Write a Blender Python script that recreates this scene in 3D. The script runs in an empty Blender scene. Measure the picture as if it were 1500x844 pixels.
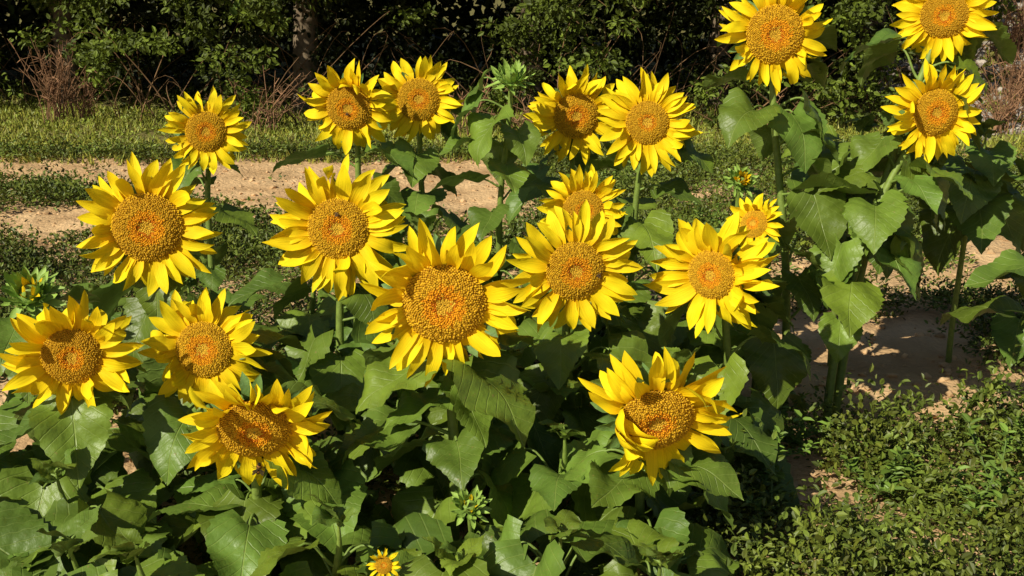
import bpy, math, numpy as np
from mathutils import noise, Vector
rng=np.random.default_rng(11)
R_=lambda a,b:float(rng.uniform(a,b))
scene=bpy.context.scene
def nz(v):
    v=np.asarray(v,float); return v/(np.linalg.norm(v,axis=-1,keepdims=True)+1e-12)
SUN=nz(np.array([-.60,-.64,.68]))

# ---------------------------------------------------------------- geometry accumulator
class Geo:
    def __init__(s): s.v=[];s.q=[];s.t=[];s.qm=[];s.tm=[];s.c=[];s.uv=[];s.n=0
    def add(s,v,q=None,t=None,m=0,col=(1,1,1),uv=None):
        v=np.asarray(v,float).reshape(-1,3); n=len(v)
        s.v.append(v)
        c=np.asarray(col,float)
        if c.ndim==1: c=np.tile(c,(n,1))
        s.c.append(c)
        s.uv.append(np.zeros((n,2)) if uv is None else np.asarray(uv,float))
        if q is not None and len(q): s.q.append(np.asarray(q)+s.n); s.qm.append(np.full(len(q),m))
        if t is not None and len(t): s.t.append(np.asarray(t)+s.n); s.tm.append(np.full(len(t),m))
        s.n+=n
    def tube(s,pts,rad,sides=8,m=0,col=(1,1,1)):
        pts=np.asarray(pts,float); k=len(pts); rad=np.broadcast_to(rad,(k,))
        tg=nz(np.gradient(pts,axis=0)); ref=np.array([1.,0.03,0.02])
        if abs(tg[:,0]).mean()>.8: ref=np.array([0.02,0.05,1.])
        a=nz(np.cross(tg,ref)); b=np.cross(tg,a)
        th=np.arange(sides)*2*math.pi/sides
        v=pts[:,None]+rad[:,None,None]*(a[:,None]*np.cos(th)[None,:,None]+b[:,None]*np.sin(th)[None,:,None])
        i=np.arange(k-1)[:,None]*sides; j=np.arange(sides)[None]; j2=(j+1)%sides
        q=np.stack([i+j,i+j2,i+sides+j2,i+sides+j],-1).reshape(-1,4)
        uv=np.stack([np.tile(np.arange(sides)/sides,k),np.repeat(np.linspace(0,1,k),sides)],-1)
        c=np.asarray(col,float)
        if c.ndim==2: c=np.repeat(c,sides,axis=0)
        s.add(v.reshape(-1,3),q=q,m=m,col=c,uv=uv)
    def build(s,name,mats,parent=None,origin=(0,0,0),smooth=True):
        v=np.concatenate(s.v)-np.asarray(origin,float); c=np.concatenate(s.c); uv=np.concatenate(s.uv)
        loops=[];starts=[];mi=[];off=0
        if s.q:
            q=np.concatenate(s.q); loops.append(q.ravel()); starts.append(np.arange(len(q))*4); off=len(q)*4; mi.append(np.concatenate(s.qm))
        if s.t:
            t=np.concatenate(s.t); loops.append(t.ravel()); starts.append(off+np.arange(len(t))*3); mi.append(np.concatenate(s.tm))
        loops=np.concatenate(loops).astype(np.int32);starts=np.concatenate(starts).astype(np.int32);mi=np.concatenate(mi).astype(np.int32)
        me=bpy.data.meshes.new(name); me.vertices.add(len(v)); me.vertices.foreach_set('co',v.astype(np.float32).ravel())
        me.loops.add(len(loops)); me.loops.foreach_set('vertex_index',loops)
        me.polygons.add(len(starts)); me.polygons.foreach_set('loop_start',starts)
        me.polygons.foreach_set('material_index',mi)
        me.update(calc_edges=True)
        me.polygons.foreach_set('use_smooth',np.full(len(starts),smooth))
        ul=me.uv_layers.new(name='UVMap'); ul.data.foreach_set('uv',uv[loops].astype(np.float32).ravel())
        ca=me.color_attributes.new('Col','FLOAT_COLOR','POINT')
        ca.data.foreach_set('color',np.concatenate([c,np.ones((len(c),1))],1).astype(np.float32).ravel())
        for m in mats: me.materials.append(m)
        me.validate()
        ob=bpy.data.objects.new(name,me); scene.collection.objects.link(ob)
        ob.location=origin
        if parent: ob.parent=parent; ob.location=(0,0,0)
        return ob
def empty(name,loc):
    e=bpy.data.objects.new(name,None); e.location=loc; e.empty_display_size=.1; scene.collection.objects.link(e); return e

# ---------------------------------------------------------------- materials
def mat(name,rough=.6,transl=0.,noise_scale=30,noise_amt=.25,bump=0.,bscale=60,spec=.5,extra=None):
    m=bpy.data.materials.new(name); m.use_nodes=True; nt=m.node_tree; nt.nodes.clear(); N=nt.nodes.new; L=nt.links.new
    out=N('ShaderNodeOutputMaterial'); p=N('ShaderNodeBsdfPrincipled'); at=N('ShaderNodeAttribute'); at.attribute_name='Col'
    tc=N('ShaderNodeTexCoord'); nn=N('ShaderNodeTexNoise'); nn.inputs['Scale'].default_value=noise_scale; nn.inputs['Detail'].default_value=4
    L(tc.outputs['Object'],nn.inputs['Vector'])
    mr=N('ShaderNodeMapRange'); mr.inputs['From Min'].default_value=.3;mr.inputs['From Max'].default_value=.7
    mr.inputs['To Min'].default_value=1-noise_amt; mr.inputs['To Max'].default_value=1+noise_amt; L(nn.outputs['Fac'],mr.inputs['Value'])
    vm=N('ShaderNodeVectorMath'); vm.operation='SCALE'; L(at.outputs['Color'],vm.inputs[0]); L(mr.outputs[0],vm.inputs['Scale'])
    col=vm.outputs[0]; height=None
    if extra: col,height=extra(nt,tc,col)
    L(col,p.inputs['Base Color']); p.inputs['Roughness'].default_value=rough; p.inputs['Specular IOR Level'].default_value=spec
    if bump>0:
        if height is None:
            n2=N('ShaderNodeTexNoise'); n2.inputs['Scale'].default_value=bscale; n2.inputs['Detail'].default_value=5; L(tc.outputs['Object'],n2.inputs['Vector']); height=n2.outputs['Fac']
        b=N('ShaderNodeBump'); b.inputs['Strength'].default_value=bump; b.inputs['Distance'].default_value=.003; L(height,b.inputs['Height']); L(b.outputs[0],p.inputs['Normal'])
    if transl>0:
        tr=N('ShaderNodeBsdfTranslucent'); L(col,tr.inputs['Color']); mx=N('ShaderNodeMixShader'); mx.inputs[0].default_value=transl
        L(p.outputs[0],mx.inputs[1]); L(tr.outputs[0],mx.inputs[2]); L(mx.outputs[0],out.inputs['Surface'])
    else: L(p.outputs[0],out.inputs['Surface'])
    return m
def math_(nt,op,a,b=None,c=None):
    n=nt.nodes.new('ShaderNodeMath'); n.operation=op
    for i,x in enumerate((a,b,c)):
        if x is None: continue
        if isinstance(x,(int,float)): n.inputs[i].default_value=x
        else: nt.links.new(x,n.inputs[i])
    return n.outputs[0]
def leaf_extra(nt,tc,col):
    N=nt.nodes.new; L=nt.links.new
    sp=N('ShaderNodeSeparateXYZ'); L(tc.outputs['UV'],sp.inputs[0])
    x=math_(nt,'ABSOLUTE',math_(nt,'SUBTRACT',sp.outputs[0],.5))
    xs=math_(nt,'POWER',x,.85)
    k=math_(nt,'MULTIPLY',math_(nt,'SUBTRACT',sp.outputs[1],math_(nt,'MULTIPLY',xs,.85)),7.)
    d=math_(nt,'ABSOLUTE',math_(nt,'SUBTRACT',math_(nt,'FRACT',k),.5))
    side=N('ShaderNodeMapRange'); L(d,side.inputs[0]); side.inputs[1].default_value=.02; side.inputs[2].default_value=.08; side.inputs[3].default_value=.5; side.inputs[4].default_value=0
    mid=N('ShaderNodeMapRange'); L(x,mid.inputs[0]); mid.inputs[1].default_value=.003; mid.inputs[2].default_value=.012; mid.inputs[3].default_value=1; mid.inputs[4].default_value=0
    v=math_(nt,'MAXIMUM',side.outputs[0],mid.outputs[0])
    mx=N('ShaderNodeMix'); mx.data_type='RGBA'; L(math_(nt,'MULTIPLY',v,.5),mx.inputs[0]); L(col,mx.inputs[6]); mx.inputs[7].default_value=(.28,.36,.08,1)
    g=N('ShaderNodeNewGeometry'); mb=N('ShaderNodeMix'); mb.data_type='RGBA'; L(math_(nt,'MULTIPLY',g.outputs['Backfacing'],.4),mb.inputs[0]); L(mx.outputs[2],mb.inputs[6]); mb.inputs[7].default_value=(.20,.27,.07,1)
    n=N('ShaderNodeTexNoise'); n.inputs['Scale'].default_value=90; L(tc.outputs['Object'],n.inputs['Vector'])
    r=N('ShaderNodeMapRange'); L(n.outputs['Fac'],r.inputs[0]); r.inputs[1].default_value=.70;r.inputs[2].default_value=.76
    m3=N('ShaderNodeMix'); m3.data_type='RGBA'; L(math_(nt,'MULTIPLY',r.outputs[0],.7),m3.inputs[0]); L(mb.outputs[2],m3.inputs[6]); m3.inputs[7].default_value=(.24,.19,.06,1)
    n2=N('ShaderNodeTexNoise'); n2.inputs['Scale'].default_value=45; n2.inputs['Detail'].default_value=4; L(tc.outputs['Object'],n2.inputs['Vector'])
    h=math_(nt,'ADD',math_(nt,'MULTIPLY',v,-.8),math_(nt,'MULTIPLY',n2.outputs['Fac'],1.8))
    return m3.outputs[2],h
def petal_extra(nt,tc,col):
    N=nt.nodes.new; L=nt.links.new
    mp=N('ShaderNodeMapping'); mp.inputs['Scale'].default_value=(14,1.2,1); L(tc.outputs['UV'],mp.inputs[0])
    n=N('ShaderNodeTexNoise'); n.inputs['Scale'].default_value=1; n.inputs['Detail'].default_value=3; L(mp.outputs[0],n.inputs['Vector'])
    r=N('ShaderNodeMapRange'); L(n.outputs['Fac'],r.inputs[0]); r.inputs[1].default_value=.35;r.inputs[2].default_value=.65;r.inputs[3].default_value=.87;r.inputs[4].default_value=1.03
    v=N('ShaderNodeVectorMath'); v.operation='SCALE'; L(col,v.inputs[0]); L(r.outputs[0],v.inputs['Scale'])
    return v.outputs[0],n.outputs['Fac']
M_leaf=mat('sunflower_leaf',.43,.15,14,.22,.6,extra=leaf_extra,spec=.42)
M_petal=mat('ray_petal',.65,.13,25,.03,.45,extra=petal_extra,spec=.15)
M_disk=mat('disk_florets',.85,0,300,.2,spec=.1)
M_stem=mat('stem_green',.6,0,60,.2,.4,200)
M_fol=mat('foliage',.55,.2,6,.3,spec=.3)
M_weed=mat('weed_foliage',.5,0,6,.25,spec=.35)
M_dry=mat('dry_stalk',.9,0,20,.3,spec=.1)
M_bark=mat('bark',.9,0,12,.35,1.,40,spec=.1)
M_bee=mat('bee_fuzz',.9,0,500,.3,spec=.2)
M_wing=mat('bee_wing',.25,.5,50,.1)
M_clod=mat('clod',.95,0,25,.2,.6,80,spec=.1)

# ---------------------------------------------------------------- sunflower parts
PT=np.array([0,.2,.45,.7,.88,1.]); PW=np.array([.5,.85,1.,.84,.45,.03])
def petal(G,C,fr,ang,rb,z0,L,W,e0,bend,twist,lat,cup,c0,c1,m=0,nt_=9):
    u,v,n=fr
    t=np.linspace(0,1,nt_); th=e0+bend*t
    dt=1/(nt_-1)
    r=rb+L*np.concatenate([[0],np.cumsum(np.cos((th[1:]+th[:-1])/2)*dt)])
    z=z0+L*np.concatenate([[0],np.cumsum(np.sin((th[1:]+th[:-1])/2)*dt)])
    er=math.cos(ang)*u+math.sin(ang)*v; et=-math.sin(ang)*u+math.cos(ang)*v
    cen=C+er*r[:,None]+n*z[:,None]+et*(lat*L*t**2)[:,None]
    nr=-np.sin(th)[:,None]*er+np.cos(th)[:,None]*n
    tw=twist*t
    sd=et*np.cos(tw)[:,None]+nr*np.sin(tw)[:,None]; n2=-et*np.sin(tw)[:,None]+nr*np.cos(tw)[:,None]
    w=W*np.interp(t,PT,PW); ss=np.array([-1,-.5,0,.5,1.])
    hh=cup*np.array([1,.12,.18,.12,1.])
    wob=.13*np.sin(t*R_(5,11)+R_(0,6))
    p=cen[:,None]+sd[:,None]*(w[:,None]*.5*ss)[...,None]+n2[:,None]*(w[:,None]*(hh+wob[:,None]*ss))[...,None]
    i=np.arange(nt_-1)[:,None]*5; j=np.arange(4)[None]
    q=np.stack([i+j,i+j+1,i+j+6,i+j+5],-1).reshape(-1,4)
    c0=np.asarray(c0);c1=np.asarray(c1)
    k=np.clip(t/.45,0,1)[:,None]; col=np.repeat(c0*(1-k)+c1*k,5,axis=0)
    uv=np.stack([np.tile(ss*.5+.5,nt_)+R_(0,20),np.repeat(t,5)+R_(0,20)],-1)
    G.add(p.reshape(-1,3),q=q,m=m,col=col,uv=uv)
def frame(yaw,pitch):
    y=math.radians(yaw);p=math.radians(pitch)
    n=np.array([math.sin(y)*math.cos(p),-math.cos(y)*math.cos(p),math.sin(p)])
    u=nz(np.cross([0,0,1.],n)); v=np.cross(n,u); return u,v,n
def dome(r): return .24*(1-np.abs(r)**3.5)-.10*np.exp(-(r/.33)**2)
def head(G,C,fr,R,dr=.46,hood=0,fold=None,droop=0.,npet=46,curl=1.):
    u,v,n=fr; Rd=R*dr
    nr,ns=12,36; rr=np.linspace(0.02,1,nr); th=np.arange(ns)*2*math.pi/ns
    P=C+(rr[:,None,None]*Rd)*(u*np.cos(th)[None,:,None]+v*np.sin(th)[None,:,None])+n*(dome(rr)*Rd)[:,None,None]
    i=np.arange(nr-1)[:,None]*ns;j=np.arange(ns)[None];j2=(j+1)%ns
    q=np.stack([i+j,i+ns+j,i+ns+j2,i+j2],-1).reshape(-1,4)
    G.add(P.reshape(-1,3),q=q,m=1,col=(.38,.19,.012))
    N=1250; k=np.arange(1,N+1); r=np.sqrt(k/N); a=k*2.399963+rng.normal(0,.02,N)/np.maximum(r,.1)*.3
    r=r*.985
    hgt=np.where(r>.55,.055,np.where(r>.27,.05,.03))*Rd*rng.uniform(.45,1.4,N)
    rad=.034*Rd*np.where(r>.5,1.,.92)*rng.uniform(.85,1.1,N)
    slope=(dome(r+.01)-dome(r-.01))/.02
    er=u*np.cos(a)[:,None]+v*np.sin(a)[:,None]; et=-u*np.sin(a)[:,None]+v*np.cos(a)[:,None]
    base=C+er*(r*Rd)[:,None]+n*(dome(r)*Rd)[:,None]
    nn=nz(n-er*slope[:,None]*.9+er*rng.normal(0,.22,N)[:,None]+et*rng.normal(0,.22,N)[:,None])
    S=5; ph=np.arange(S)*2*math.pi/S
    ring=np.cos(ph)[None,:,None]*er[:,None]+np.sin(ph)[None,:,None]*et[:,None]
    low=base[:,None]+ring*rad[:,None,None]
    mid=base[:,None]+ring*(rad*.85)[:,None,None]+nn[:,None]*(hgt*.7)[:,None,None]
    top=base+nn*hgt[:,None]
    V=np.concatenate([low,mid,top[:,None]],1)
    b=(np.arange(N)*11)[:,None]; s=np.arange(S)[None]; s2=(s+1)%S
    q=np.stack([b+s,b+s2,b+S+s2,b+S+s],-1).reshape(-1,4)
    t=np.stack([b+S+s,b+S+s2,b+10+0*s],-1).reshape(-1,3)
    jt=rng.uniform(0,1,N)[:,None]
    kk=R_(0,1)
    outer=np.array([.48,.25,.012])*(1-jt)+np.array([.80-.16*kk,.48-.11*kk,.025])*jt
    ring_=np.array([.70,.27,.01])*(1-jt)+np.array([.90,.43,.018])*jt
    cen=np.array([.62,.37,.03])*(1-jt)+np.array([.88,.54,.05])*jt
    dk=np.array([.58,.18,.01])
    e1=R_(.40,.55)
    rj=(r+rng.normal(0,.04,N))[:,None]
    c=np.where(rj>e1,outer,np.where(rj>.27,ring_,cen)); c=np.where((rj>.22)&(rj<.29),dk*(.8+.5*jt),c)
    c=np.where(rj>.95,np.array([.82,.50,.02]),c)
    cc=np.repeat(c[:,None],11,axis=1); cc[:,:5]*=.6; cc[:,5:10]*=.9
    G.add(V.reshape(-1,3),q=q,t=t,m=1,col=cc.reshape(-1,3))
    L0=R-Rd*.92
    for layer in range(2):
        n_=npet//2
        for i in range(n_):
            ang=(i+.5*layer+R_(-.46,.46))*2*math.pi/n_
            up=(math.cos(ang)*u+math.sin(ang)*v)[2]
            L=L0*R_(.82,1.14); W=L0*R_(.26,.40)
            e0=math.radians(R_(0,38) if layer==0 else R_(-14,18)); bend=math.radians(R_(-62,12))*curl
            tw=math.radians(rng.normal(0,34)); lat=rng.normal(0,.17)
            if rng.random()<.16: bend=math.radians(R_(-130,-60)); tw=math.radians(rng.normal(0,80))
            elif rng.random()<.12: bend=math.radians(R_(40,100))
            e0+=math.radians(hood)*max(0,up); bend+=math.radians(droop)*(up if up<0 else up*.6)
            if fold:
                d=abs((ang-math.radians(fold[0])+math.pi)%(2*math.pi)-math.pi)
                if d<math.radians(fold[1]): e0=math.radians(R_(50,95)); bend=math.radians(R_(60,120)); tw=math.radians(rng.normal(0,40))
            g=R_(.95,1.03); y=R_(-.03,.03)
            petal(G,C,fr,ang,Rd*.93,-.03*Rd*(1+layer*2),L,W,e0,bend,tw,lat,R_(.04,.25),np.array([.97,.60+y,.004])*g,np.array([.97,.745+y,.010])*g,m=0)
    for i in range(22):
        ang=(i+R_(-.3,.3))*2*math.pi/22
        petal(G,C,fr,ang,Rd*.75,-.18*Rd,Rd*R_(.7,.95),Rd*R_(.28,.36),math.radians(R_(-25,10)),math.radians(R_(-40,30)),0,rng.normal(0,.1),.1,(.10,.2,.04),(.12,.22,.05),m=2,nt_=6)
    rr=np.linspace(1,.1,7); zz=-.42*np.sqrt(1-rr**2*.98)
    P=C+(rr[:,None,None]*Rd)*(u*np.cos(th)[None,:,None]+v*np.sin(th)[None,:,None])+n*(zz*Rd)[:,None,None]
    i=np.arange(6)[:,None]*ns
    q=np.stack([i+j,i+ns+j,i+ns+j2,i+j2],-1).reshape(-1,4)
    G.add(P.reshape(-1,3),q=q,m=2,col=(.11,.2,.045))
def bud(G,C,fr,R,yellow=.3):
    u,v,n=fr; ns=16; th=np.arange(ns)*2*math.pi/ns
    ph=np.linspace(.05,math.pi-.05,8)
    P=C+(np.sin(ph)*R*.5)[:,None,None]*(u*np.cos(th)[None,:,None]+v*np.sin(th)[None,:,None])+n*(-np.cos(ph)*R*.42)[:,None,None]
    i=np.arange(7)[:,None]*ns;j=np.arange(ns)[None];j2=(j+1)%ns
    G.add(P.reshape(-1,3),q=np.stack([i+j,i+j2,i+ns+j2,i+ns+j],-1).reshape(-1,4),m=2,col=(.2,.3,.06))
    for l,(k,e,b) in enumerate(((9,75,25),(12,50,35),(14,15,60),(10,-20,40))):
        for i in range(k):
            ang=(i+R_(-.3,.3)+.5*l)*2*math.pi/k
            petal(G,C,fr,ang,R*(.38+.06*l),-R*.1,R*R_(.8,1.25),R*R_(.28,.40),math.radians(e+R_(-15,15)),math.radians(b+R_(-30,20)),R_(-.4,.4),rng.normal(0,.15),.15,(.18,.30,.05),(.28,.42,.07),m=2,nt_=7)
    if yellow>0:
        for i in range(int(22*yellow)):
            ang=R_(0,6.28)
            petal(G,C,fr,ang,R*.32,R*.1,R*R_(.6,1.0),R*R_(.2,.3),math.radians(R_(50,85)),math.radians(R_(-20,50)),0,0,.2,(.85,.5,.01),(.9,.62,.01),m=0,nt_=6)
LT=np.array([0,.06,.16,.3,.45,.6,.75,.88,1.]); LW=np.array([.24,.39,.47,.485,.43,.33,.20,.09,0.004])
def leaf(G,P,d,L,a0,droop,fold=.25,wid=1.,roll=0.,col=(.07,.14,.035)):
    nr,nc=24,9
    t=np.linspace(0,1,nr); s=np.linspace(-1,1,nc)
    W=np.interp(t,LT,LW)*wid
    teeth=1+.05*np.where(np.arange(nr)%2==0,1,-1)*(t>.04)*(t<.97)*rng.uniform(.2,1.3,nr)
    Wm=W[:,None]*np.where(np.abs(s)[None]>.99,teeth[:,None],1.)
    x=s[None]*Wm; y=t[:,None]-.20*np.abs(s)[None]**1.4*(1-t[:,None])**2.2
    d=nz(np.array([d[0],d[1],0.])); up=np.array([0,0,1.]); sd=np.cross(d,up)
    yy=np.linspace(0,1,24); an=a0-droop*yy**1.0
    cy=np.concatenate([[0],np.cumsum(np.cos((an[1:]+an[:-1])/2))*(yy[1])]); cz=np.concatenate([[0],np.cumsum(np.sin((an[1:]+an[:-1])/2))*(yy[1])])
    yc=np.clip(y,0,1); ex=y-yc
    A=np.interp(yc,yy,an); CY=np.interp(yc,yy,cy)+ex*np.cos(A); CZ=np.interp(yc,yy,cz)+ex*np.sin(A)
    ph1,ph2=R_(0,6),R_(0,6)
    hgt=fold*np.abs(x)-.55*fold*x**2*2 + .075*np.sin(y*R_(7,13)+ph1)*np.abs(x)/.4*np.where(x>0,1,R_(-1,1)) + .045*np.sin(y*6+x*9+ph2)
    hgt+= .012*np.cos((y-np.abs(x)*.85)*7*2*math.pi)*np.clip(np.abs(x)*8,0,1)
    N=-np.sin(A)[...,None]*d+np.cos(A)[...,None]*up
    S=sd[None,None]*math.cos(roll)+N*math.sin(roll); N2=-sd[None,None]*math.sin(roll)+N*math.cos(roll)
    V=np.asarray(P)+L*(d*CY[...,None]+up*CZ[...,None]+S*x[...,None]+N2*hgt[...,None])
    i=np.arange(nr-1)[:,None]*nc;j=np.arange(nc-1)[None]
    q=np.stack([i+j,i+j+1,i+nc+j+1,i+nc+j],-1).reshape(-1,4)
    uv=np.stack([(x+.5).ravel(),y.ravel()],-1)
    G.add(V.reshape(-1,3),q=q,m=0,col=col,uv=uv)
def bez(a,b,c,d,n):
    t=np.linspace(0,1,n)[:,None]; return a*(1-t)**3+3*b*t*(1-t)**2+3*c*t*t*(1-t)+d*t**3
def leafcol():
    k=R_(.75,1.4); w=R_(0,1)
    return np.array([.102+.04*w,.178+.02*w,.027-.008*w])*k

# extra leaves: (fraction up the stem, azimuth deg, petiole, petiole rise, blade length, blade pitch deg, droop deg, roll)
HEADS=[ # position, yaw, pitch, radius, options
 ((-1.114,4.00,.845),12,4,.160,dict(nleaf=9,smax=.8,lsize=.17)),
 ((-.546,3.70,.967),-8,-12,.168,dict(nleaf=12,smax=.85,hood=25)),
 ((-.325,3.85,.978),8,8,.160,dict(nleaf=12,smax=.85)),
 ((.215,3.70,.940),8,0,.166,dict(nleaf=12,smax=.85,hood=15)),
 ((.442,3.60,.930),0,10,.168,dict(nleaf=12,smax=.85,curl=.5,dr=.42)),
 ((.794,3.40,1.223),0,0,.174,dict(base=(.909,3.42,0),nleaf=22,lsize=.20,smin=.08,smax=.88,sr=.0115,dr=.5,
     extra=[(.80,-115,.07,.2,.20,-62,25,.1),(.72,160,.10,.3,.20,-30,40,.1),(.62,-60,.08,.3,.20,-50,30,-.1),(.5,-130,.09,.3,.20,-55,30,.2),(.86,10,.09,.0,.16,-35,35,.0)])),
 ((1.319,3.45,1.278),-18,-8,.152,dict(base=(1.03,3.25,0),nleaf=20,lsize=.19,smin=.3,smax=.9,sr=.0115,
     extra=[(.72,-75,.07,.3,.19,-35,40,.1),(.6,-20,.12,.4,.20,-45,30,0),(.82,10,.12,.3,.20,-10,50,.1),(.78,150,.12,.3,.20,-10,50,.1)])),
 ((1.266,3.30,1.000),10,0,.154,dict(base=(.985,3.18,0),nleaf=15,lsize=.19,smin=.3,smax=.88,sr=.0115,curl=.6,
     extra=[(.52,-95,.07,.3,.19,-62,20,.0),(.42,-150,.09,.3,.17,-60,20,.1),(.42,-35,.13,.3,.18,-60,25,-.1),(.25,-110,.08,.2,.13,-50,25,.2)])),
 ((-.918,2.70,.785),8,4,.182,dict(nleaf=11,dr=.48)),
 ((-.463,2.85,.747),0,6,.188,dict(nleaf=12,dr=.43)),
 ((-.148,2.30,.705),0,-4,.190,dict(nleaf=13,base=(-.145,2.36,0),dr=.48,hood=12,sr=.012,
     extra=[(.55,-38,.07,.5,.23,-22,40,.15),(.36,195,.13,.3,.22,-8,45,-.1),(.58,205,.08,.3,.19,-15,40,.1)])),
 ((.160,2.70,.671),12,4,.172,dict(nleaf=12,dr=.44)),
 ((.200,3.02,.758),10,15,.130,dict(nleaf=8,hood=30)),
 ((.518,2.75,.648),-32,0,.174,dict(nleaf=11,dr=.37)),
 ((.690,3.06,.713),-40,25,.090,dict(nleaf=8,hood=30)),
 ((-.977,2.30,.583),15,0,.150,dict(nleaf=12,dr=.43,hood=12)),
 ((-.727,2.45,.547),0,10,.150,dict(nleaf=11,dr=.44)),
 ((-.532,2.10,.496),8,-20,.160,dict(nleaf=12,dr=.48,hood=55,droop=-25)),
 ((.310,2.20,.473),8,-20,.186,dict(nleaf=13,dr=.46,fold=(200,36),
     extra=[(.62,-62,.05,.3,.25,-50,25,.15),(.45,-15,.10,.3,.20,-30,40,.1)])),
]
SMALL=[((.78,3.7,.719),0,0,.07,{}),((-.249,1.9,.295),0,0,.05,{}),((-1.188,2.6,.64),0,0,.07,{}),((-.004,3.5,1.082),0,0,.06,{}),((-.089,2.1,.318),0,0,.05,{})]
FRONT=nz(np.array([0,-1,.27]))
def shades_a_bloom(pts):
    """sunflowers keep their faces clear: reject a leaf standing in front of, or sunward of, a bloom"""
    for P,yw,pt,R,kw in HEADS+SMALL:
        rel=pts-np.array(P)
        for ax,reach,k in ((FRONT+0,.9,.88),(SUN,.45,.65)):
            h=rel@ax; dd=np.linalg.norm(rel-h[:,None]*ax,axis=1)
            if np.any((h>-.02)&(h<reach)&(dd<R*k)): return True
    return False
def plant(kind,P,yaw,pitch,R,base=None,nleaf=12,lsize=.19,smin=.12,smax=.9,sr=.011,name='sunflower',extra=(),**kw):
    P=np.array(P,float); fr=frame(yaw,pitch); n=fr[2]
    if base is None: base=np.array([P[0]-n[0]*.10+R_(-.05,.05),P[1]+.08+R_(0,.06),0])
    else: base=np.array(base,float)
    root=empty(name,base)
    H=P[2]; back=P-n*R*.46*.38
    c2=P-n*max(.10,R*.8)+np.array([0,0,-.02+ (.0 if kind=='bud' else .02)])
    if kind!='head' : c2=P-n*.08
    st=bez(base,base+np.array([R_(-.03,.03),R_(-.02,.03),H*.55]),c2-np.array([0,0,.10]),back,26)
    st+=np.stack([np.sin(np.linspace(0,9,26))*.004,np.cos(np.linspace(0,7,26))*.004,np.zeros(26)],-1)*np.sin(np.linspace(0,math.pi,26))[:,None]
    S=Geo(); rad=np.linspace(sr*1.25,sr*.75,26)
    if kind=='head': rad[-1]*=1.5; rad[-2]*=1.15
    if kind=='none': rad[-8:]*=np.linspace(1,.3,8)
    S.tube(st,rad,10,col=np.linspace([.16,.22,.035],[.21,.30,.05],26))
    Lg=Geo(); a=R_(0,6.28)
    def petiole(sp,d,pl,el,e,top=False):
        pp=bez(sp,sp+d*pl*.3+np.array([0,0,pl*.25*math.sin(el)]),e-d*pl*.35+np.array([0,0,.02 if not top else 0]),e+d*.004,8)
        S.tube(pp,np.linspace(sr*.42,sr*.26,8),6,col=(.19,.28,.05))
    def at(f):
        idx=f*25; k=int(idx); return st[k]+(st[min(k+1,25)]-st[k])*(idx-k)
    for (f,az,pl,el,L,a0,dp,ro) in extra:
        sp=at(f); az=math.radians(az); d=np.array([math.cos(az),math.sin(az),0.]); e=sp+d*pl*math.cos(el)+np.array([0,0,pl*math.sin(el)])
        T=Geo(); leaf(T,e,d,L,math.radians(a0),math.radians(dp),R_(.1,.25),1.03,ro,leafcol())
        if shades_a_bloom(T.v[0][::3]): continue
        Lg.add(T.v[0],q=T.q[0],col=T.c[0],uv=T.uv[0]); petiole(sp,d,pl,el,e)
    if kind=='none': nleaf+=4
    for i in range(nleaf):
        f=smin+(smax-smin)*(i+R_(-.2,.2))/max(1,nleaf-1); f=min(max(f,.05),.93)
        top=kind=='none' and i>=nleaf-4
        if top: f=R_(.93,.99)
        sp=at(f)
        a+=2.4+R_(-.35,.35)
        ab=a-.45*math.sin(a+1.9)
        for attempt in range(9):
            d=np.array([math.cos(ab),math.sin(ab),0.])
            szz=lsize*(1.05-.65*max(0,f-.5))*R_(.72,1.15)*(.45 if top else 1)
            pl=szz*R_(.35,.75)*(.4 if top else 1); el=R_(.1,.9)
            e=sp+d*pl*math.cos(el)+np.array([0,0,pl*math.sin(el)])
            if e[2]<.06: e[2]=.06
            a0,dp=(R_(.3,1.2),R_(.2,1.)) if top else (R_(-.9,.2),R_(.2,1.1))
            T=Geo(); leaf(T,e,d,szz,a0,dp,R_(.05,.4),R_(.88,1.06),R_(-.4,.4),leafcol())
            if not shades_a_bloom(T.v[0][::4]): break
            ab+=.75; T=None
        if T is None: continue
        petiole(sp,d,pl,el,e,top)
        Lg.add(T.v[0],q=T.q[0],col=T.c[0],uv=T.uv[0])
    S.build('stem',[M_stem],root,base)
    if Lg.n: Lg.build('leaves',[M_leaf],root,base)
    if kind!='none':
        G=Geo()
        if kind=='head': head(G,P,fr,R,**kw)
        else: bud(G,P,fr,R,**kw)
        G.build('flower_head' if kind=='head' else 'flower_bud',[M_petal,M_disk,M_stem],root,base)
    return root,st,fr
for P,yw,pt,R,kw in HEADS: plant('head',P,yw,pt,R,**kw)
plant('bud',(-.004,3.5,1.082),0,65,.050,yellow=0,nleaf=15,smin=.3,smax=.93,lsize=.19,sr=.010)
plant('bud',(-.089,2.1,.318),10,50,.032,yellow=.2,nleaf=5,lsize=.10,sr=.007)
plant('bud',(-1.188,2.6,.64),10,50,.055,yellow=.5,nleaf=9,lsize=.17)
plant('bud',(.78,3.7,.719),0,30,.04,yellow=2.2,nleaf=6,lsize=.15)
plant('head',(-.249,1.9,.295),10,30,.036,nleaf=4,lsize=.09,sr=.006,npet=24,hood=50)
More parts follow.
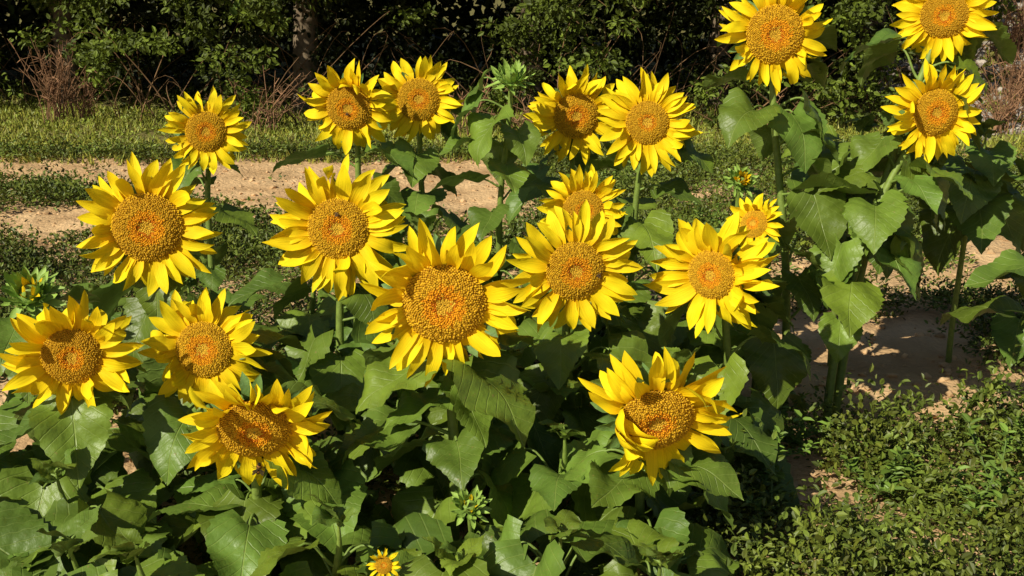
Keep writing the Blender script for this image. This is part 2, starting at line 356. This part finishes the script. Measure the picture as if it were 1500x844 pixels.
for (x,y,h) in [(-1.35,2.5,.5),(-1.2,2.05,.35),(-.75,1.95,.32),(-.35,2.0,.36),(.10,2.0,.33),(.30,1.98,.28),(-.95,3.1,.55),(-.2,3.1,.62),(-.6,3.2,.6),
                (.35,3.2,.62),(.0,2.6,.5),(-1.3,3.3,.45),(1.66,3.05,.68),(2.0,3.9,.7),(-.45,2.3,.36),(-1.05,2.5,.42),
                (.12,2.35,.4),(-.1,1.95,.3),(-1.0,1.9,.26),(.45,2.75,.42),(-.3,2.7,.5),(-.75,2.75,.45),(-1.0,2.2,.36),(.3,2.5,.4),(.15,3.5,.6),(-.3,3.6,.6),(.55,3.3,.55),
                (-1.3,2.25,.4),(-.6,2.3,.36),(-.15,2.75,.5),(-.9,2.0,.3),(.05,3.3,.6),(-.45,3.0,.55)]:
    plant('none',(x,y,h),R_(-40,40),80,.02,nleaf=9,smax=.93,lsize=R_(.18,.23),sr=.009,name='young_sunflower')
for (x,y,h) in [(1.2,3.75,.92),(1.62,3.75,.9),(2.05,3.75,.86)]:
    plant('none',(x,y,h),R_(-40,40),80,.02,nleaf=13,smin=.5,smax=.93,lsize=.22,sr=.009,name='young_sunflower')

# ---------------------------------------------------------------- terrain
def hgt(x,y):
    sx=min(max((x-3.4)/3.0,0),1); sy=min(max((y-8.3)/4.5,0),1); sx=sx*sx*(3-2*sx); sy=sy*sy*(3-2*sy)
    back=min(max((y-12)/6,0),1)
    return 1.5*sx*sy+.5*back+.035*noise.noise((x*1.3,y*1.3,0))+.018*noise.noise((x*5,y*5,3))
def build_ground():
    xs=np.concatenate([[-400,-120,-50,-25,-15],np.arange(-9,9.01,.055),[15,25,50,120,400]])
    ys=np.concatenate([[-400,-100,-30,-8,-2],np.arange(.5,14,.055),[17,22,30,60,150,500]])
    V=np.zeros((len(ys),len(xs),3))
    for a,y in enumerate(ys):
        for b,x in enumerate(xs):
            z=hgt(x,y)
            if abs(x)<9 and .5<=y<10: z+=.018*noise.noise((x*14,y*14,7))
            V[a,b]=(x,y,z)
    nx=len(xs); i=np.arange(len(ys)-1)[:,None]*nx; j=np.arange(nx-1)[None]
    G=Geo(); G.add(V.reshape(-1,3),q=np.stack([i+j,i+j+1,i+nx+j+1,i+nx+j],-1).reshape(-1,4))
    m=bpy.data.materials.new('soil'); m.use_nodes=True; nt=m.node_tree; nt.nodes.clear(); N=nt.nodes.new;L=nt.links.new
    out=N('ShaderNodeOutputMaterial');p=N('ShaderNodeBsdfPrincipled');L(p.outputs[0],out.inputs[0]);p.inputs['Roughness'].default_value=.95;p.inputs['Specular IOR Level'].default_value=.1
    tc=N('ShaderNodeTexCoord')
    n1=N('ShaderNodeTexNoise');n1.inputs['Scale'].default_value=3;n1.inputs['Detail'].default_value=8;L(tc.outputs['Object'],n1.inputs[0])
    cr=N('ShaderNodeValToRGB');e=cr.color_ramp.elements;e[0].position=.3;e[0].color=(.46,.28,.135,1);e[1].position=.7;e[1].color=(.80,.54,.29,1);L(n1.outputs['Fac'],cr.inputs[0])
    sp=N('ShaderNodeSeparateXYZ');L(tc.outputs['Object'],sp.inputs[0])
    far=N('ShaderNodeMapRange');L(sp.outputs[1],far.inputs[0]);far.inputs[1].default_value=8.6;far.inputs[2].default_value=9.2
    mx=N('ShaderNodeMix');mx.data_type='RGBA';L(far.outputs[0],mx.inputs[0]);L(cr.outputs[0],mx.inputs[6])
    n3=N('ShaderNodeTexNoise');n3.inputs['Scale'].default_value=9;n3.inputs['Detail'].default_value=6;L(tc.outputs['Object'],n3.inputs[0])
    c3=N('ShaderNodeValToRGB');e=c3.color_ramp.elements;e[0].position=.35;e[0].color=(.12,.09,.035,1);e[1].position=.65;e[1].color=(.26,.24,.08,1);L(n3.outputs['Fac'],c3.inputs[0]);L(c3.outputs[0],mx.inputs[7])
    L(mx.outputs[2],p.inputs['Base Color'])
    n2=N('ShaderNodeTexNoise');n2.inputs['Scale'].default_value=35;n2.inputs['Detail'].default_value=8;L(tc.outputs['Object'],n2.inputs[0])
    b=N('ShaderNodeBump');b.inputs['Strength'].default_value=.9;b.inputs['Distance'].default_value=.02;L(n2.outputs['Fac'],b.inputs['Height']);L(b.outputs[0],p.inputs['Normal'])
    G.build('ground',[m])
build_ground()

# ---------------------------------------------------------------- leaf-cloud helper
def cloud(G,P,d,nrm,L,W,fold,col,m=0):
    N=len(P); d=nz(d); s=nz(np.cross(d,nrm)); n=np.cross(s,d)
    L=L[:,None];W=W[:,None]; f=n*(fold*W)
    v=np.stack([P,P+d*L*.3+s*W*.5+f,P+d*L*.68+s*W*.42+f,P+d*L-n*.12*L,P+d*L*.68-s*W*.42+f,P+d*L*.3-s*W*.5+f],1)
    b=(np.arange(N)*6)[:,None]
    q=np.concatenate([b+np.array([[0,1,2,3]]),b+np.array([[0,3,4,5]])])
    G.add(v.reshape(-1,3),q=q,m=m,col=np.repeat(col,6,axis=0))
def rdir(N):
    return nz(rng.normal(size=(N,3)))
def soil_mask(x,y):
    n=noise.noise((x*1.6,y*1.6,5))*.35
    y2=y+n; x2=x+n
    if x<.1 and 8.45+n*.3>y and y2>5.75-.50*max(x,-4.0): return 1
    if x<-2.0 and 5.75<y2<6.5: return 1
    if .6<x2<2.0 and 3.25<y2-n*.4<4.4: return 1
    if 2.2<x2<3.1 and 5.1<y2<6.1: return 1
    if .8<x2<1.12 and 2.38<y<2.62: return 1
    if 1.1<x2<2.4 and 6.75<y2<7.1: return 1
    if noise.noise((x*.9,y*.9,9))>.38: return .8
    return 0
def weeds():
    G=Geo(); PP=[];DD=[];NN=[];LL=[];CC=[]
    cnt=0
    def mound(x,y,r,h,k,ll,near,br,lo=.3):
        ph=rng.uniform(0,6.28,k); q=np.sqrt(rng.uniform(0,1,k))
        lob=1+.25*np.sin(ph*3+R_(0,6))+.15*np.sin(ph*5+R_(0,6))
        z=h*np.sqrt(np.clip(1-q**2,0,1))*rng.uniform(lo,1.15,k)*lob+.01
        P=np.stack([x+r*q*lob*np.cos(ph),y+r*q*lob*np.sin(ph),z+hgt(x,y)],-1)
        d=np.stack([np.cos(ph)*q,np.sin(ph)*q,np.full(k,.35)],-1)+rdir(k)*.8
        nn=np.stack([np.cos(ph)*q*.8,np.sin(ph)*q*.8,np.full(k,1.)],-1)+rdir(k)*.6
        base=np.array([.088,.128,.018])*br+np.array([.035,.018,0])*R_(0,1)
        PP.append(P);DD.append(d);NN.append(nn);LL.append(rng.uniform(.5,1.35,k)*ll);CC.append(base*rng.uniform(.6,1.5,(k,1)))
    while cnt<3000:
        y=1.6+7.2*math.sqrt(rng.random()) if rng.random()<.68 else R_(1.7,4.6)
        x=R_(-.56,.62)*y+R_(-.2,.2)
        sm=soil_mask(x,y)
        if rng.random()<sm*.985: continue
        if x<.5 and y<3.4 and rng.random()<.6: continue
        if x>.5 and y<3.5 and rng.random()<.5: continue
        cnt+=1
        near=y<5; r=R_(.06,.14)*(1. if near else 1.35); h=R_(.03,.11)*(1 if near else 1.3)
        if sm: r*=.5;h*=.5
        k=min(int((70 if near else 55)*(r/.11)**2),160)
        mound(x,y,r,h,k,.021 if near else .028,near,R_(.6,1.4))
    c=0
    while c<85:   # bushier mounds on the right
        x=R_(.45,2.3);y=R_(2.1,3.45)
        if soil_mask(x,y): continue
        c+=1; r=R_(.06,.14); mound(x,y,r,r*R_(1.1,2.1),int(330*(r/.12)**1.6),.023,True,R_(.7,1.35),.1)
    for _ in range(60):
        x=R_(-3,-1.2);y=R_(3.5,5.6)
        r=R_(.1,.2); mound(x,y,r,r*R_(.8,1.2),int(200*(r/.12)**2),.024,False,R_(.6,1.1))
    for _ in range(70):
        x=R_(.8,3.6);y=R_(4.6,7.2)
        if soil_mask(x,y): continue
        r=R_(.1,.2); mound(x,y,r,r*R_(.8,1.2),int(180*(r/.12)**2),.025,False,R_(.7,1.4))
    P=np.concatenate(PP);L=np.concatenate(LL)
    cloud(G,P,np.concatenate(DD),np.concatenate(NN),L,L*.5,.12,np.concatenate(CC))
    G.build('low_weeds',[M_weed],smooth=False)
weeds()
def bushweed(x,y,h,n):
    """taller broad-leaved weed: several stalks with paired leaves"""
    G=Geo(); o=np.array([x,y,hgt(x,y)]); PP=[];DD=[]
    for i in range(n):
        a=R_(0,6.28); e=o+np.array([math.cos(a)*R_(.02,.14),math.sin(a)*R_(.02,.14),h*R_(.5,1.1)])
        p=bez(o,o+[0,0,h*.4],e-[0,0,h*.2],e,10); G.tube(p,np.linspace(.003,.0015,10),5,m=1,col=(.14,.22,.05))
        for k in range(2,10):
            for s in range(3):
                PP.append(p[k]); DD.append([math.cos(k*1.6+s*2.1),math.sin(k*1.6+s*2.1),R_(.0,.7)])
    PP=np.array(PP);DD=np.array(DD);k=len(PP);L=rng.uniform(.02,.045,k)
    cloud(G,PP,DD,rdir(k)*.3+[0,0,1],L,L*.45,.12,np.array([.13,.21,.03])*rng.uniform(.7,1.3,(k,1)))
    G.build('leafy_weed',[M_weed,M_stem],None,(0,0,0),smooth=False)
for x,y,h,n in [(1.22,2.62,.22,5),(1.32,2.72,.2,4),(1.36,2.5,.18,4),(.72,2.9,.2,6),(.85,3.05,.16,5),(.68,2.6,.17,5),(1.0,2.75,.16,5),(1.5,2.9,.18,5),(-1.55,3.7,.2,6),(-1.9,4.3,.2,6),(1.0,5.6,.22,6),(2.0,6.2,.25,7)]: bushweed(x,y,h,n)
def grass():
    G=Geo(); N=42000
    y=rng.uniform(8.3,13,N); x=rng.uniform(-8,5.5,N)
    keep=np.array([noise.noise((a*.8,b*.8,2))>-.35 for a,b in zip(x,y)])
    x,y=x[keep],y[keep]; N=len(x)
    z=np.array([hgt(a,b) for a,b in zip(x,y)])
    h=rng.uniform(.03,.10,N); a=rng.uniform(0,6.28,N); w=rng.uniform(.004,.009,N)
    P=np.stack([x,y,z],-1); s=np.stack([np.cos(a),np.sin(a),0*a],-1)*w[:,None]
    l=np.stack([rng.normal(0,.4,N),rng.normal(0,.4,N),np.ones(N)],-1)*h[:,None]
    v=np.stack([P-s,P+s,P+l],1)
    c=np.array([.27,.29,.04])*rng.uniform(.7,1.3,(N,1))+np.array([.14,.08,.02])*rng.random((N,1))**3
    G.add(v.reshape(-1,3),t=(np.arange(N)*3)[:,None]+np.array([[0,1,2]]),col=np.repeat(c,3,axis=0))
    k=26000; x=rng.uniform(-8,6,k);y=rng.uniform(8.5,12,k); z=np.array([hgt(a,b) for a,b in zip(x,y)])+rng.uniform(.0,.12,k)*rng.random(k)
    L=rng.uniform(.02,.05,k); c=np.array([.20,.24,.03])*rng.uniform(.6,1.4,(k,1))
    cloud(G,np.stack([x,y,z],-1),rdir(k)+[0,0,.3],rdir(k)*.5+[0,0,1],L,L*.5,.1,c)
    G.build('grass',[M_weed],smooth=False)
grass()
def clods():
    G=Geo()
    import bmesh
    bm=bmesh.new(); bmesh.ops.create_icosphere(bm,subdivisions=1,radius=1); bv=np.array([v.co[:] for v in bm.verts]); bt=np.array([[v.index for v in f.verts] for f in bm.faces]); bm.free()
    c=0
    while c<2600:
        y=R_(2,9.0); x=R_(-.56,.6)*y
        if rng.random()>soil_mask(x,y)+.05: continue
        c+=1
        r=.004+.016*rng.random()**2.5
        v=bv*(1+rng.normal(0,.18,(len(bv),1)))*r*np.array([R_(.8,1.4),R_(.8,1.4),R_(.5,.9)])
        G.add(v+[x,y,hgt(x,y)+r*.2],t=bt,col=np.array([.62,.41,.22])*R_(.7,1.15))
    for _ in range(1800):
        x=R_(3.9,8);y=R_(9.5,13); r=.02+.08*rng.random()**3
        v=bv*(1+rng.normal(0,.18,(len(bv),1)))*r*np.array([R_(.8,1.4),R_(.8,1.4),R_(.5,.9)])
        G.add(v+[x,y,hgt(x,y)+r*.2],t=bt,col=np.array([.42,.36,.31])*R_(.7,1.2))
    G.build('soil_clods_and_stones',[M_clod],smooth=False)
clods()

# ---------------------------------------------------------------- hedge, trees
def hedge():
    G=Geo(); PP=[];DD=[];NN=[];LL=[];CC=[]
    def cluster(x,y,z,r,k,br,l0=.035,l1=.085):
        q=rdir(k)*r*rng.uniform(.3,1,(k,1))**.6*np.array([1,1,.7])
        PP.append(q+[x,y,z+hgt(x,y)]); DD.append(q/r+rdir(k)*.7+[0,0,-.15]); NN.append(rdir(k)*.8+[-.25,-.45,.7])
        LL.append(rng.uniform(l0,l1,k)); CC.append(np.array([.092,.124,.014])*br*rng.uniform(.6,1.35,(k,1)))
    def front(x): return 10.1+.8*noise.noise((x*.5,0,1))+(1.2 if x<-3.9 else 0)
    for i in range(860):
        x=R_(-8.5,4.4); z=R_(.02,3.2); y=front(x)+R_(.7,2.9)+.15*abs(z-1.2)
        cluster(x,y,z,R_(.14,.34),int(R_(60,105)),R_(.2,.5))  # inner clusters tinted darker: tree shade put into the leaf colour
    i=0
    while i<470:
        x=R_(-8.5,4.4); z=R_(.12,2.2); y=front(x)+R_(-.3,.6)
        if noise.noise((x*.9,z*1.3,4))+.22*(z-.75)+.12*noise.noise((x*4,z*4,14))<.02:
            if rng.random()<.93: continue
        i+=1
        a=R_(-.8,.8); d=np.array([math.sin(a),-.5,R_(-.1,.5)])*.16
        for s in range(3): cluster(*(np.array([x,y,z])+d*s),R_(.08,.16),int(R_(22,38)),R_(.5,1.8),.035,.078)  # front sprays tinted brighter, standing in for sunlit foliage
    P=np.concatenate(PP);L=np.concatenate(LL)
    cloud(G,P,np.concatenate(DD),np.concatenate(NN),L,L*.52,.1,np.concatenate(CC))
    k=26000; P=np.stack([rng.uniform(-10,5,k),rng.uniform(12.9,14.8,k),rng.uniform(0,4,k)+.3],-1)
    L=rng.uniform(.1,.22,k); cloud(G,P,rdir(k),rdir(k),L,L*.6,.1,np.array([.03,.045,.012])*rng.uniform(.5,1.2,(k,1)))  # backing leaves coloured near-black to paint the shaded depth of the hedge
    for i in range(190):
        x=R_(-8,4.4);y=front(x)+R_(.1,1.2);z0=hgt(x,y); h=R_(.2,1.1); lx=R_(-.9,.9)
        a=np.array([x,y,z0]);d=a+[lx,R_(-.4,.2),h]
        G.tube(bez(a,a+[R_(-.3,.3),0,h*.4],d+[R_(-.4,.4),R_(-.3,.3),R_(-.1,.4)],d,9),np.linspace(R_(.004,.009),.002,9),4,m=1,col=np.array([.23,.135,.07])*R_(.4,1.2))
    G.build('hedge',[M_fol,M_dry],smooth=False)
hedge()
def tree(x,y,H,cr,seed):
    root=empty('tree',(x,y,hgt(x,y))); T=Geo(); o=np.array([x,y,hgt(x,y)])
    tr=bez(o-[0,0,.2],o+[R_(-.1,.1),0,H*.3],o+[R_(-.3,.3),-.2,H*.5],o+[R_(-.4,.4),-.4,H*.8],14)
    T.tube(tr,np.linspace(.13,.04,14)*H/5,10,col=(.20,.15,.10)); ends=[]
    for i in range(16):
        k=5+int(i*8/16); s=tr[k]; a=i*2.4; l=cr*R_(.6,1.1); d=np.array([math.cos(a),math.sin(a),R_(.05,.7)])
        e=s+d*l; T.tube(bez(s,s+d*l*.3,e-[0,0,.1],e,8),np.linspace(.045,.012,8),6,col=(.15,.11,.08)); ends+=[e,s+d*l*.6]
    T.build('trunk',[M_bark],root,o); G=Geo(); PP=[];CC=[]
    for e in ends:
        for _ in range(5):
            c=e+rng.normal(0,.35,3); k=50; r=R_(.25,.5); q=rdir(k)*r*rng.uniform(.2,1,(k,1))**.5
            PP.append(c+q); CC.append(np.array([.06,.10,.018])*R_(.6,1.3)*rng.uniform(.8,1.2,(k,1)))
    P=np.concatenate(PP);k=len(P);L=rng.uniform(.08,.15,k)
    cloud(G,P,rdir(k)+[0,0,-.4],rdir(k)*.6+[0,0,1],L,L*.6,.1,np.concatenate(CC)); G.build('crown',[M_fol],root,o,smooth=False)
for i,(x,y,H,c) in enumerate([(-7,12.2,5.6,1.7),(-4.9,12.3,5.4,1.8),(-2.15,11.5,5.6,1.8),(0.2,12.0,5.8,1.9),(2.2,12.0,5.4,1.8),(4.0,12.6,5.6,1.6),(-9.5,12,5.5,2),(-6,11.6,5,1.6)]): tree(x,y,H,c,i)
def deadweed(x,y,h,n,spread,name='dead_weed'):
    G=Geo(); o=np.array([x,y,hgt(x,y)])
    for i in range(n):
        a=R_(0,6.28); l=h*R_(.5,1.1); e=np.array([math.cos(a)*spread*R_(.1,1),math.sin(a)*spread*R_(.1,1),l])
        b=np.array([R_(-.3,.3)*spread,R_(-.3,.3)*spread,0]); c=np.array([.33,.18,.10])*R_(.5,1.2)
        p=bez(o+b,o+b+[0,0,l*.4],o+b+e*.7+[0,0,.05],o+b+e,8); G.tube(p,np.linspace(.005,.002,8),4,col=c)
        for _ in range(6):
            k=rng.integers(2,7); d=np.array([R_(-1,1),R_(-1,1),R_(-.3,1)])*.14*h; G.tube(np.linspace(p[k],p[k]+d,4),np.linspace(.004,.002,4),3,col=c)
    G.build(name,[M_dry],None,o,smooth=False)
for x,y,h,n,s in [(-4.35,10.6,.75,40,.35),(-4.15,10.75,.5,20,.35),(-2.3,9.9,.55,24,.6),(-.5,9.85,.5,20,.6),(.2,9.7,.35,20,.6),(4.3,9.6,.6,50,.5),(4.7,10.2,.7,50,.5),(5.1,9.3,.5,40,.5),(5.0,11.2,.7,50,.6),(2.3,9.7,.4,16,.4),(4.6,8.9,.45,40,.4),(5.6,10.4,.7,60,.6)]: deadweed(x,y,h,n,s)

# ---------------------------------------------------------------- bees
def bee(P,fwd,up,L,dark,band,name):
    G=Geo(); f=nz(fwd); up=np.asarray(up,float); s=nz(np.cross(f,up)); n=np.cross(s,f); P=np.asarray(P,float)+n*L*.2
    x=np.array([-.5,-.46,-.38,-.28,-.18,-.08,-.02,.03,.1,.18,.25,.29,.32,.38,.44,.47]); r=np.array([.01,.07,.13,.165,.17,.14,.07,.12,.165,.165,.12,.07,.09,.105,.07,.01])
    cols=[dark,dark,band,dark,band,dark,dark,band,band,dark,band,dark,dark,dark,dark,dark]
    G.tube(P+f*(x*L)[:,None],r*L,12,col=np.array(cols))
    for sg in (-1,1):
        for k in (.02,.12,.2):
            b=P+f*k*L+s*sg*.1*L; G.tube(np.array([b,b+s*sg*.2*L+n*.06*L,b+s*sg*.34*L-n*.18*L+f*(k-.12)*L]),[.02*L,.017*L,.01*L],5,col=(.02,.015,.01))
        b=P+f*.44*L+s*sg*.04*L; G.tube(np.array([b,b+f*.1*L+s*sg*.05*L+n*.06*L,b+f*.2*L+s*sg*.1*L]),[.01*L]*3,4,col=(.02,.015,.01))
        for (a,l,w) in ((.45,.62,.2),(.8,.42,.15)):
            d=-f*math.cos(a)+s*sg*math.sin(a); e=np.cross(n,d); o=P+f*.12*L+n*.14*L+s*sg*.05*L; t=np.array([0,.35,.7,.93,1]);ww=np.array([.1,.7,1,.6,.1])*w*L*.5
            A=o+d*(t*l*L)[:,None]+n*(.03*L)+e*ww[:,None];B=o+d*(t*l*L)[:,None]+n*(.03*L)-e*ww[:,None]
            i=np.arange(4)[:,None]; G.add(np.concatenate([A,B]),q=np.concatenate([i,i+1,i+6,i+5],1),m=1,col=(.16,.12,.08))
    G.build(name,[M_bee,M_wing],None,P)
def on_head(k,a,rf,lift=.30):
    P,yw,pt,R,kw=HEADS[k]; u,v,n=frame(yw,pt); Rd=R*kw.get('dr',.46); a=math.radians(a)
    return np.array(P)+(u*math.cos(a)+v*math.sin(a))*Rd*rf+n*Rd*(float(dome(min(rf,1)))+.06),u,v,n
p,u,v,n=on_head(17,-88,1.1); bee(p+n*.020,v+.2*u,n,.034,(.02,.014,.01),(.32,.14,.03),'bumblebee')
p,u,v,n=on_head(9,85,.5); bee(p,u-.2*v,n,.016,(.03,.02,.01),(.25,.12,.03),'honey_bee')
p,u,v,n=on_head(1,-90,.2); bee(p,u-.6*v,n,.016,(.03,.02,.01),(.25,.12,.03),'honey_bee')
p,u,v,n=on_head(11,-10,.8); bee(p,u+v,n,.016,(.03,.02,.01),(.25,.12,.03),'honey_bee')

# ---------------------------------------------------------------- light, sky, camera
sd=bpy.data.lights.new('sun','SUN'); sd.energy=5.0; sd.angle=math.radians(.5); sd.color=(1,.94,.76)
so=bpy.data.objects.new('sun',sd); scene.collection.objects.link(so); so.rotation_euler=Vector(SUN).to_track_quat('Z','Y').to_euler()
w=bpy.data.worlds.new('World'); scene.world=w; w.use_nodes=True; nt=w.node_tree; nt.nodes.clear()
sk=nt.nodes.new('ShaderNodeTexSky'); sk.sky_type='NISHITA'; sk.sun_disc=False; sk.sun_elevation=math.asin(SUN[2]); sk.sun_rotation=math.atan2(SUN[0],SUN[1])
bg=nt.nodes.new('ShaderNodeBackground'); bg.inputs[1].default_value=.055; wo=nt.nodes.new('ShaderNodeOutputWorld')
nt.links.new(sk.outputs[0],bg.inputs[0]); nt.links.new(bg.outputs[0],wo.inputs[0])
cd=bpy.data.cameras.new('camera'); cd.sensor_width=36; cd.lens=38.59; cd.clip_end=2000; cd.clip_start=.05
co=bpy.data.objects.new('camera',cd); scene.collection.objects.link(co); co.location=(0,0,1.4); co.rotation_euler=(math.radians(90-16),0,0); scene.camera=co
scene.view_settings.view_transform='Standard'; scene.view_settings.look='None'; scene.view_settings.exposure=0
